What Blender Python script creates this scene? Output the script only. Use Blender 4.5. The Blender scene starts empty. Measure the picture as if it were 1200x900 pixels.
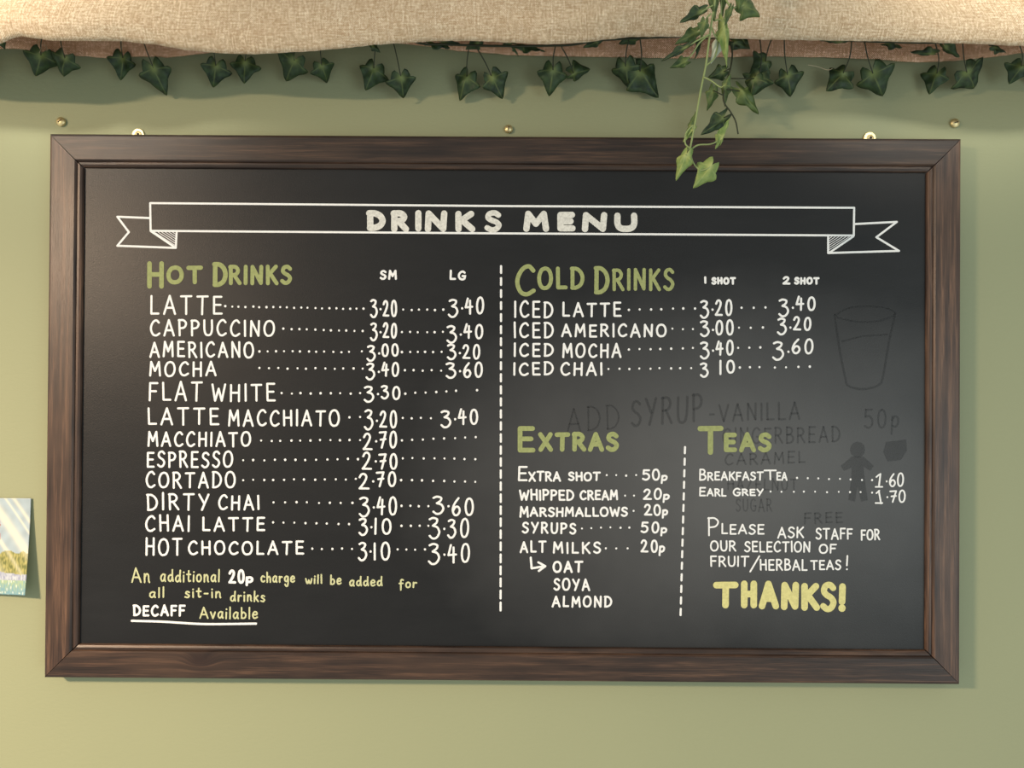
import bpy, math, random
from mathutils import Vector, Matrix, noise

random.seed(7)
scene = bpy.context.scene
COL = scene.collection

# ------------------------------------------------------------------ camera
F = 867.0                                     # focal length in pixels of the 1200 x 900 frame
CAM = Vector((0.0143, -0.997, 1.7756))
RIGHT = Vector((0.99998, 0.00266, 0.00646))
FWD = Vector((-0.0027, 0.99998, 0.00626)).normalized()
RIGHT = (RIGHT - FWD * RIGHT.dot(FWD)).normalized()
UP = RIGHT.cross(FWD)
cd = bpy.data.cameras.new('camera')
cd.sensor_width = 36.0
cd.lens = F / 1200 * 36.0
cd.clip_start = 0.01
cam = bpy.data.objects.new('camera', cd)
COL.objects.link(cam)
cam.matrix_world = Matrix(((RIGHT.x, UP.x, -FWD.x, CAM.x), (RIGHT.y, UP.y, -FWD.y, CAM.y),
                           (RIGHT.z, UP.z, -FWD.z, CAM.z), (0, 0, 0, 1)))
scene.camera = cam

# ------------------------------------------------------------------ world, lamps, exposure
w = bpy.data.worlds.new('room_ambience')
scene.world = w
w.use_nodes = True
w.node_tree.nodes['Background'].inputs[0].default_value = (0.93, 1.0, 0.97, 1)
w.node_tree.nodes['Background'].inputs[1].default_value = 0.57


def lamp(name, loc, target, size, power, color, sy=None, shape='RECTANGLE'):
    l = bpy.data.lights.new(name, 'AREA')
    l.shape = shape
    l.size = size
    l.size_y = sy or size
    l.energy = power
    l.color = color
    o = bpy.data.objects.new(name, l)
    COL.objects.link(o)
    o.location = loc
    o.rotation_euler = (Vector(target) - Vector(loc)).to_track_quat('-Z', 'Y').to_euler()
    return o


def spot(name, loc, target, angle, power, color):
    l = bpy.data.lights.new(name, 'SPOT')
    l.energy = power
    l.color = color
    l.spot_size = math.radians(angle)
    l.spot_blend = 0.9
    l.shadow_soft_size = 0.16
    o = bpy.data.objects.new(name, l)
    COL.objects.link(o)
    o.location = loc
    o.rotation_euler = (Vector(target) - Vector(loc)).to_track_quat('-Z', 'Y').to_euler()
    return o


# a shaded pendant that throws its light down, unseen narrow spots added to brighten the cloth's ends, a window behind to the right
lamp('warm_pendant_light', (-1.6, -1.5, 2.33), (-1.50, -1.51, 1.33), 0.30, 112, (1.0, 0.74, 0.51), 0.26, 'ELLIPSE')
spot('cloth_fill_spot', (-0.95, -1.05, 2.68), (-0.66, -0.10, 2.42), 28, 150, (1.0, 0.93, 0.80))
spot('cloth_fill_spot', (0.95, -1.05, 2.68), (0.68, -0.10, 2.42), 28, 118, (1.0, 0.94, 0.82))
lamp('window_daylight', (2.4, -3.0, 1.2), (0.2, 0, 1.6), 1.6, 21, (0.78, 0.95, 1.0), 1.4)

scene.view_settings.view_transform = 'Standard'
scene.view_settings.look = 'None'
scene.view_settings.gamma = 1.0
scene.view_settings.use_curve_mapping = False
scene.view_settings.exposure = 0.0


# ------------------------------------------------------------------ helpers
def at(px, py, D):
    """point at distance D in front of the wall that the photograph shows at pixel px, py"""
    d = FWD + RIGHT * ((px - 600) / F) - UP * ((py - 450) / F)
    return CAM + d * ((-D - CAM.y) / d.y)


def link(name, verts, faces, mat, parent=None, smooth=False, loc=None, uv=None, col=None):
    """one mesh object; verts are world points, stored relative to the parent (or to loc)"""
    o0 = parent_origin(parent) if parent else Vector(loc or (0, 0, 0))
    me = bpy.data.meshes.new(name)
    me.from_pydata([tuple(Vector(v) - o0) for v in verts], [], faces)
    if uv:
        lay = me.uv_layers.new(name='UVMap')
        for lp in me.loops:
            lay.data[lp.index].uv = uv[lp.vertex_index]
    if col:
        ca = me.color_attributes.new('tint', 'FLOAT_COLOR', 'POINT')
        for i, c in enumerate(col):
            ca.data[i].color = (c[0], c[1], c[2], 1)
    if smooth:
        for p in me.polygons:
            p.use_smooth = True
    me.materials.append(mat)
    me.update()
    o = bpy.data.objects.new(name, me)
    COL.objects.link(o)
    if parent:
        o.parent = parent
    else:
        o.location = o0
    return o


def parent_origin(p):
    v = Vector((0, 0, 0))
    while p:
        v += p.location
        p = p.parent
    return v


def thing(name, loc, label, cat, group=None):
    o = bpy.data.objects.new(name, None)
    o.empty_display_size = 0.05
    COL.objects.link(o)
    o.location = loc
    o['label'] = label
    o['category'] = cat
    if group:
        o['group'] = group
    return o


def box(a, b):
    x0, y0, z0 = a
    x1, y1, z1 = b
    v = [(x0, y0, z0), (x1, y0, z0), (x1, y1, z0), (x0, y1, z0), (x0, y0, z1), (x1, y0, z1), (x1, y1, z1), (x0, y1, z1)]
    f = [(0, 3, 2, 1), (4, 5, 6, 7), (0, 1, 5, 4), (1, 2, 6, 5), (2, 3, 7, 6), (3, 0, 4, 7)]
    return v, f


def catmull(pts, n=8, closed=False):
    pts = [Vector(p) for p in pts]
    if len(pts) < 3:
        return pts
    out = []
    m = len(pts)
    for i in range(m if closed else m - 1):
        p0 = pts[(i - 1) % m] if (closed or i > 0) else pts[0] * 2 - pts[1]
        p1 = pts[i]
        p2 = pts[(i + 1) % m]
        p3 = pts[(i + 2) % m] if (closed or i + 2 < m) else pts[-1] * 2 - pts[-2]
        for k in range(n):
            t = k / n
            out.append(0.5 * ((2 * p1) + (p2 - p0) * t + (2 * p0 - 5 * p1 + 4 * p2 - p3) * t * t
                              + (3 * p1 - p0 - 3 * p2 + p3) * t ** 3))
    if not closed:
        out.append(pts[-1])
    return out


def tube(path, r0, r1=None, n=6):
    r1 = r0 if r1 is None else r1
    v, f = [], []
    m = len(path)
    for i, p in enumerate(path):
        t = (path[min(i + 1, m - 1)] - path[max(i - 1, 0)]).normalized()
        a = t.cross(Vector((0.13, 1, 0.21))).normalized()
        b = t.cross(a)
        r = r0 + (r1 - r0) * i / (m - 1)
        for k in range(n):
            an = 2 * math.pi * k / n
            v.append(p + a * (r * math.cos(an)) + b * (r * math.sin(an)))
    for i in range(m - 1):
        for k in range(n):
            f.append((i * n + k, i * n + (k + 1) % n, (i + 1) * n + (k + 1) % n, (i + 1) * n + k))
    f.append(tuple(range(n - 1, -1, -1)))
    f.append(tuple(range((m - 1) * n, m * n)))
    return v, f


# ------------------------------------------------------------------ materials
def srgb(r, g, b):
    def c(x):
        x /= 255
        return x / 12.92 if x <= 0.04045 else ((x + 0.055) / 1.055) ** 2.4
    return (c(r), c(g), c(b), 1)


class NT:
    def __init__(self, name):
        self.m = bpy.data.materials.new(name)
        self.m.use_nodes = True
        self.t = self.m.node_tree
        self.b = self.t.nodes['Principled BSDF']

    def n(self, kind, **kw):
        nd = self.t.nodes.new(kind)
        for k, v in kw.items():
            if k in nd.inputs:
                self.put(nd.inputs[k], v)
            else:
                setattr(nd, k, v)
        return nd

    def put(self, sock, v):
        if isinstance(v, bpy.types.NodeSocket):
            self.t.links.new(v, sock)
        else:
            sock.default_value = v

    def set(self, **kw):
        for k, v in kw.items():
            self.put(self.b.inputs[k.replace('_', ' ')], v)
        return self

    def mix(self, fac, a, b, mode='MIX'):
        nd = self.t.nodes.new('ShaderNodeMix')
        nd.data_type = 'RGBA'
        nd.blend_type = mode
        self.put(nd.inputs[0], fac)
        self.put(nd.inputs[6], a)
        self.put(nd.inputs[7], b)
        return nd.outputs[2]

    def math(self, op, a, b=0.0, c=0.0):
        nd = self.t.nodes.new('ShaderNodeMath')
        nd.operation = op
        self.put(nd.inputs[0], a)
        self.put(nd.inputs[1], b)
        self.put(nd.inputs[2], c)
        return nd.outputs[0]

    def ramp(self, fac, stops):
        nd = self.t.nodes.new('ShaderNodeValToRGB')
        self.put(nd.inputs[0], fac)
        e = nd.color_ramp.elements
        while len(e) < len(stops):
            e.new(0.5)
        for i, (p, c) in enumerate(stops):
            e[i].position = p
            e[i].color = c if len(c) == 4 else (*c, 1)
        return nd.outputs[0]

    def bump(self, h, strength, dist):
        nd = self.n('ShaderNodeBump')
        nd.inputs['Strength'].default_value = strength
        nd.inputs['Distance'].default_value = dist
        self.t.links.new(h, nd.inputs['Height'])
        return nd.outputs[0]

    def coord(self, which='Object', scale=(1, 1, 1)):
        tc = self.n('ShaderNodeTexCoord')
        mp = self.n('ShaderNodeMapping')
        self.t.links.new(tc.outputs[which], mp.inputs[0])
        mp.inputs['Scale'].default_value = scale
        return mp.outputs[0]

    def noise(self, vec, scale, detail=3.0, rough=0.5):
        nd = self.n('ShaderNodeTexNoise')
        self.t.links.new(vec, nd.inputs['Vector'])
        nd.inputs['Scale'].default_value = scale
        nd.inputs['Detail'].default_value = detail
        nd.inputs['Roughness'].default_value = rough
        return nd.outputs[0]


def mat_wall():
    m = NT('olive_wall_paint')
    co = m.coord()
    big = m.noise(co, 2.5, 3)
    fine = m.noise(m.coord('Object', (0.5, 1, 1)), 260, 4, 0.6)
    c = m.mix(big, srgb(156, 160, 126), srgb(163, 166, 131))
    m.set(Base_Color=c, Roughness=0.62, Specular_IOR_Level=0.3, Normal=m.bump(fine, 0.25, 0.0012))
    return m.m


def mat_wood(tone=1.0):
    m = NT('dark_stained_wood')
    tc = m.n('ShaderNodeTexCoord')
    uv = tc.outputs['UV']
    sep = m.n('ShaderNodeSeparateXYZ')
    m.t.links.new(uv, sep.inputs[0])
    # a knot in the bottom rail bends the grain around it
    ku = m.math('SUBTRACT', sep.outputs[0], KNOT[0])
    kv = m.math('SUBTRACT', sep.outputs[1], KNOT[1])
    kd = m.math('SQRT', m.math('ADD', m.math('MULTIPLY', m.math('MULTIPLY', ku, ku), 0.35), m.math('MULTIPLY', kv, kv)))
    knot = m.math('POWER', 2.718, m.math('MULTIPLY', m.math('MULTIPLY', kd, kd), -9000.0))
    vv = m.math('ADD', sep.outputs[1], m.math('MULTIPLY', knot, 0.012))
    cmb = m.n('ShaderNodeCombineXYZ')
    m.t.links.new(m.math('MULTIPLY', sep.outputs[0], 5.0), cmb.inputs[0])
    m.t.links.new(m.math('MULTIPLY', vv, 150.0), cmb.inputs[1])
    g1 = m.noise(cmb.outputs[0], 1.0, 4, 0.6)
    cmb2 = m.n('ShaderNodeCombineXYZ')
    m.t.links.new(m.math('MULTIPLY', sep.outputs[0], 28.0), cmb2.inputs[0])
    m.t.links.new(m.math('MULTIPLY', vv, 900.0), cmb2.inputs[1])
    g2 = m.noise(cmb2.outputs[0], 1.0, 3, 0.6)
    cmb3 = m.n('ShaderNodeCombineXYZ')
    m.t.links.new(m.math('MULTIPLY', sep.outputs[0], 9.0), cmb3.inputs[0])
    m.t.links.new(m.math('MULTIPLY', vv, 22.0), cmb3.inputs[1])
    g3 = m.noise(cmb3.outputs[0], 1.0, 2, 0.5)
    base = m.ramp(g1, [(0.32, srgb(30, 20, 15)), (0.5, srgb(64, 46, 36)), (0.66, srgb(108, 80, 61))])
    base = m.mix(m.ramp(g2, [(0.35, (0, 0, 0)), (0.65, (0.75, 0.75, 0.75))]), base, srgb(40, 29, 23))
    base = m.mix(m.ramp(g3, [(0.45, (0, 0, 0)), (0.75, (0.5, 0.5, 0.5))]), base, srgb(88, 66, 51))
    base = m.mix(m.math('MULTIPLY', knot, 0.75), base, srgb(48, 30, 23))
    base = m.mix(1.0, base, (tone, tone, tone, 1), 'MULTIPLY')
    h = m.math('ADD', g2, m.math('MULTIPLY', g1, 0.5))
    m.set(Base_Color=base, Roughness=0.40, Specular_IOR_Level=0.45, Normal=m.bump(h, 0.25, 0.0008))
    return m.m


def mat_board():
    m = NT('black_chalkboard_paint')
    co = m.coord()
    big = m.noise(co, 5.0, 4, 0.6)
    wipe = m.noise(m.coord('Object', (3, 1, 14)), 2.2, 4, 0.65)
    fine = m.noise(co, 900, 2, 0.5)
    d = m.math('MULTIPLY', big, wipe)
    c = m.ramp(d, [(0.10, srgb(24, 24, 25)), (0.45, srgb(34, 34, 35))])
    c = m.mix(m.math('MULTIPLY', fine, 0.3), c, srgb(40, 40, 40))
    # chalk dust left where the lower right corner was wiped
    mp = m.n('ShaderNodeMapping')
    tc = m.n('ShaderNodeTexCoord')
    m.t.links.new(tc.outputs['Object'], mp.inputs[0])
    mp.inputs['Location'].default_value = (-0.30 / 0.46, 0, -0.27 / 0.29)
    mp.inputs['Scale'].default_value = (1 / 0.46, 0.0, 1 / 0.29)
    ln = m.n('ShaderNodeVectorMath', operation='LENGTH')
    m.t.links.new(mp.outputs[0], ln.inputs[0])
    msk = m.math('ADD', ln.outputs['Value'], m.math('MULTIPLY', m.math('SUBTRACT', big, 0.5), 0.5))
    dust = m.ramp(msk, [(0.1, (0.95, 0.95, 0.95)), (1.0, (0, 0, 0))])
    c = m.mix(dust, c, srgb(92, 92, 92))
    m.set(Base_Color=c, Roughness=0.39, Specular_IOR_Level=0.29, Normal=m.bump(fine, 0.35, 0.0004))
    return m.m


def mat_chalk(name, col, patch=0.12):
    m = NT(name)
    co = m.coord()
    n = m.noise(co, 320, 3, 0.6)
    dark = (col[0] * (1 - patch * 2.2), col[1] * (1 - patch * 2.2), col[2] * (1 - patch * 2.2), 1)
    m.set(Base_Color=m.mix(m.ramp(n, [(0.35, (1, 1, 1)), (0.6, (0, 0, 0))]), col, dark), Roughness=0.75, Specular_IOR_Level=0.2)
    return m.m


def mat_burlap(name='woven_burlap', weft=0.45, tone=1.0, pink=1.0):
    m = NT(name)
    tc = m.n('ShaderNodeTexCoord')
    uv = tc.outputs['UV']
    sep = m.n('ShaderNodeSeparateXYZ')
    m.t.links.new(uv, sep.inputs[0])
    wob = m.noise(uv, 60, 2)
    pitch = 2 * math.pi / 0.0026
    a = m.math('SINE', m.math('ADD', m.math('MULTIPLY', sep.outputs[0], pitch), m.math('MULTIPLY', wob, 9.0)))
    b = m.math('SINE', m.math('ADD', m.math('MULTIPLY', sep.outputs[1], pitch), m.math('MULTIPLY', wob, 9.0)))
    weave = m.math('MULTIPLY', a, b)
    mp = m.n('ShaderNodeMapping')
    m.t.links.new(uv, mp.inputs[0])
    mp.inputs['Scale'].default_value = (420, 22, 1)
    mp.inputs['Rotation'].default_value = (0, 0, 0.25)
    sl1 = m.noise(mp.outputs[0], 1.0, 3, 0.6)
    mp2 = m.n('ShaderNodeMapping')
    m.t.links.new(uv, mp2.inputs[0])
    mp2.inputs['Scale'].default_value = (18, 420, 1)
    sl2 = m.noise(mp2.outputs[0], 1.0, 3, 0.6)
    blot = m.noise(uv, 14, 3)
    c = m.mix(blot, srgb(212, 188, 154), srgb(224, 202, 170))
    c = m.mix(m.ramp(sl1, [(0.54, (0, 0, 0)), (0.68, (0.9, 0.9, 0.9))]), c, srgb(242, 226, 198))
    c = m.mix(m.ramp(sl2, [(0.52, (0, 0, 0)), (0.8, (0.6, 0.6, 0.6))]), c, srgb(182, 152, 118))
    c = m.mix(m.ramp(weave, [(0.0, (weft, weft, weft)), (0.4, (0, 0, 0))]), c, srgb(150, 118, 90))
    ths = []
    for sc, rot in (((620, 70, 1), 0.06), ((70, 620, 1), 0.05)):
        mt = m.n('ShaderNodeMapping')
        m.t.links.new(uv, mt.inputs[0])
        mt.inputs['Scale'].default_value = sc
        mt.inputs['Rotation'].default_value = (0, 0, rot)
        ths.append(m.noise(mt.outputs[0], 1.0, 3, 0.7))
    grain = m.math('MULTIPLY', m.math('ADD', m.math('ADD', ths[0], ths[1]), m.noise(uv, 420, 2, 0.7)), 0.3333)
    c = m.mix(m.ramp(grain, [(0.40, (0.8, 0.8, 0.8)), (0.52, (0, 0, 0))]), c, srgb(164, 132, 100))
    c = m.mix(m.ramp(grain, [(0.5, (0, 0, 0)), (0.62, (0.7, 0.7, 0.7))]), c, srgb(244, 230, 204))
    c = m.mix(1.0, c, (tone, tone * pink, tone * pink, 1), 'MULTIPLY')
    h = m.math('ADD', weave, m.math('MULTIPLY', m.math('ADD', sl1, sl2), 1.5))
    h = m.math('ADD', h, m.math('MULTIPLY', grain, 1.2))
    m.set(Base_Color=c, Roughness=0.95, Specular_IOR_Level=0.1, Normal=m.bump(h, 0.3, 0.0007))
    return m.m


def mat_leaf(name, blade_a, blade_b, vein, rough=0.42):
    m = NT(name)
    at_ = m.n('ShaderNodeAttribute', attribute_name='tint')
    sep = m.n('ShaderNodeSeparateColor')
    m.t.links.new(at_.outputs['Color'], sep.inputs[0])
    co = m.coord()
    n = m.noise(co, 130, 3)
    oi = m.n('ShaderNodeObjectInfo')
    c = m.mix(m.ramp(n, [(0.35, (0, 0, 0)), (0.68, (1, 1, 1))]), blade_a, blade_b)
    c = m.mix(m.math('MULTIPLY', oi.outputs['Random'], 0.45), c, blade_b)
    c = m.mix(sep.outputs[0], c, vein)
    m.set(Base_Color=c, Roughness=rough, Specular_IOR_Level=0.35, Normal=m.bump(n, 0.3, 0.001))
    return m.m


def mat_plain(name, col, rough=0.6, metal=0.0, var=0.12):
    m = NT(name)
    n = m.noise(m.coord(), 300, 2)
    dk = (col[0] * (1 - var), col[1] * (1 - var), col[2] * (1 - var), 1)
    m.set(Base_Color=m.mix(n, dk, col), Roughness=rough, Metallic=metal)
    return m.m


def mat_print():
    m = NT('printed_card')
    a = m.n('ShaderNodeAttribute', attribute_name='tint')
    m.set(Base_Color=a.outputs['Color'], Roughness=0.45)
    return m.m


# ------------------------------------------------------------------ the board's measures
BW, BH, BZ = 1.2, 0.7155, 1.75                # frame outside
T = 0.026                                     # frame front in front of the wall
RW = 0.0435                                   # rail width
PD = 0.0195                                   # chalk panel front in front of the wall
KNOT = (20.0 + 0.205, 0.024)

M_WALL = mat_wall()
M_WOOD = [mat_wood(t) for t in (0.75, 1.35, 0.95, 1.6)]  # sheen from the side lights put into the tones: side rails lighter, top darker
M_BOARD = mat_board()
M_WHITE = mat_chalk('white_chalk_ink', srgb(248, 248, 246), 0.03)
M_TITLE = mat_chalk('patchy_white_chalk', srgb(233, 231, 222), 0.10)
M_GREEN = mat_chalk('sage_green_chalk', srgb(162, 170, 114), 0.08)
M_LIME = mat_chalk('pale_lime_chalk', srgb(208, 210, 164), 0.06)
M_YELLOW = mat_chalk('pale_yellow_chalk', srgb(226, 219, 150), 0.07)
M_GHOST = mat_plain('wiped_chalk_stain', srgb(22, 22, 23), 0.5, 0, 0.25)
M_GHOST.node_tree.nodes['Principled BSDF'].inputs['Alpha'].default_value = 0.22
M_GHOST2 = M_GHOST
M_BURLAP = mat_burlap(tone=1.1)
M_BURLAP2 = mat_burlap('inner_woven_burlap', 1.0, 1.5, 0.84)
M_LEAF = mat_leaf('dark_ivy_leaf', srgb(22, 37, 25), srgb(58, 79, 47), srgb(130, 142, 82), 0.5)
M_LEAFV = mat_leaf('pale_ivy_leaf', srgb(96, 124, 62), srgb(146, 162, 92), srgb(186, 190, 118), 0.5)
M_LEAFO = mat_leaf('olive_ivy_leaf', srgb(52, 72, 40), srgb(92, 110, 58), srgb(140, 148, 84), 0.5)
M_LEAFP = mat_leaf('white_glare_ivy_leaf', srgb(176, 190, 160), srgb(215, 220, 200), srgb(225, 226, 200), 0.4)  # white leaf underside, with the glare on it put into the colour
M_STEMD = mat_plain('dark_ivy_stem', srgb(52, 58, 36))
M_STEMV = mat_plain('pale_ivy_stem', srgb(150, 164, 104), 0.5)
M_BRASS = mat_plain('polished_brass', srgb(244, 224, 168), 0.42, 0.85)
M_SLOT = mat_plain('dark_screw_recess', srgb(40, 30, 18), 0.7)
M_PRINT = mat_print()
M_THREAD = mat_plain('loose_jute_fibre', srgb(205, 188, 156), 0.9)

# ------------------------------------------------------------------ wall
v, f = box((-2.6, 0.0, 0.0), (2.6, 0.12, 3.1))
wall = link('wall_back', v, f, M_WALL)
wall['kind'] = 'structure'
wall['label'] = 'olive green painted wall behind the menu board'

# ------------------------------------------------------------------ menu board
board = thing('menu_board', (0, 0, BZ - BH / 2), 'large framed black chalkboard drinks menu with hand lettering', 'menu board')

# frame rails: cross-section (distance in from the outer edge, height from the wall), mitred ends
PROF = [(0.0, 0.001), (0.0, T - 0.0025), (0.0012, T - 0.0006), (0.0035, T), (0.0335, T), (0.0350, T - 0.0014),
        (0.0362, T - 0.0030), (0.0372, T - 0.0016), (0.0400, T - 0.0014), (0.0425, T - 0.0026), (RW, T - 0.0045), (RW, PD - 0.004)]


def rail(side, i):
    hw, hh = BW / 2, BH / 2
    n = 40
    verts, uvs, faces = [], [], []
    L = BW if side in 'tb' else BH
    for k in range(n + 1):
        s = k / n
        for (d, h) in PROF:
            gp = 0.0002 + 0.0007 * d / RW
            lo, hi = -L / 2 + d + gp, L / 2 - d - gp
            u = lo + (hi - lo) * s
            wob = 0.00025 * noise.noise(Vector((u * 6 + 9 * i, d * 30, 0)))
            o = (hh if side in 'tb' else hw) - d
            if side == 't':
                p = (u, -h - wob, BZ + o)
            elif side == 'b':
                p = (u, -h - wob, BZ - o)
            elif side == 'l':
                p = (-o, -h - wob, BZ + u)
            else:
                p = (o, -h - wob, BZ + u)
            verts.append(p)
            uvs.append((10.0 * i + u + L / 2, d + 0.37 * i * (1 if i != 2 else 0)))
    m = len(PROF)
    for k in range(n):
        for j in range(m - 1):
            q = (k * m + j, k * m + j + 1, (k + 1) * m + j + 1, (k + 1) * m + j)
            faces.append(q if side in 'br' else q[::-1])
    faces.append(tuple(range(m)))
    faces.append(tuple(range(n * m + m - 1, n * m - 1, -1)))
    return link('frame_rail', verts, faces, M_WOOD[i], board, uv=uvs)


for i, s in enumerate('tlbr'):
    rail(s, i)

ix, iz = BW / 2 - RW, BH / 2 - RW
v, f = box((-ix - 0.004, -PD, BZ - iz - 0.004), (ix + 0.004, -0.002, BZ + iz + 0.004))
panel = link('chalk_panel', v, f, M_BOARD, board)
panel['label'] = 'black chalkboard panel'

# ------------------------------------------------------------------ handwriting
O_ = [(.5, 1), (.22, .92), (.04, .68), (.0, .45), (.08, .18), (.28, .02), (.5, 0), (.74, .06), (.93, .27), (.98, .55), (.88, .82), (.7, .96), (.5, 1)]


def ell(x0, y0, x1, y1):
    return ('c', [(x0 + (x1 - x0) * a, y0 + (y1 - y0) * b) for a, b in O_])


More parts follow.
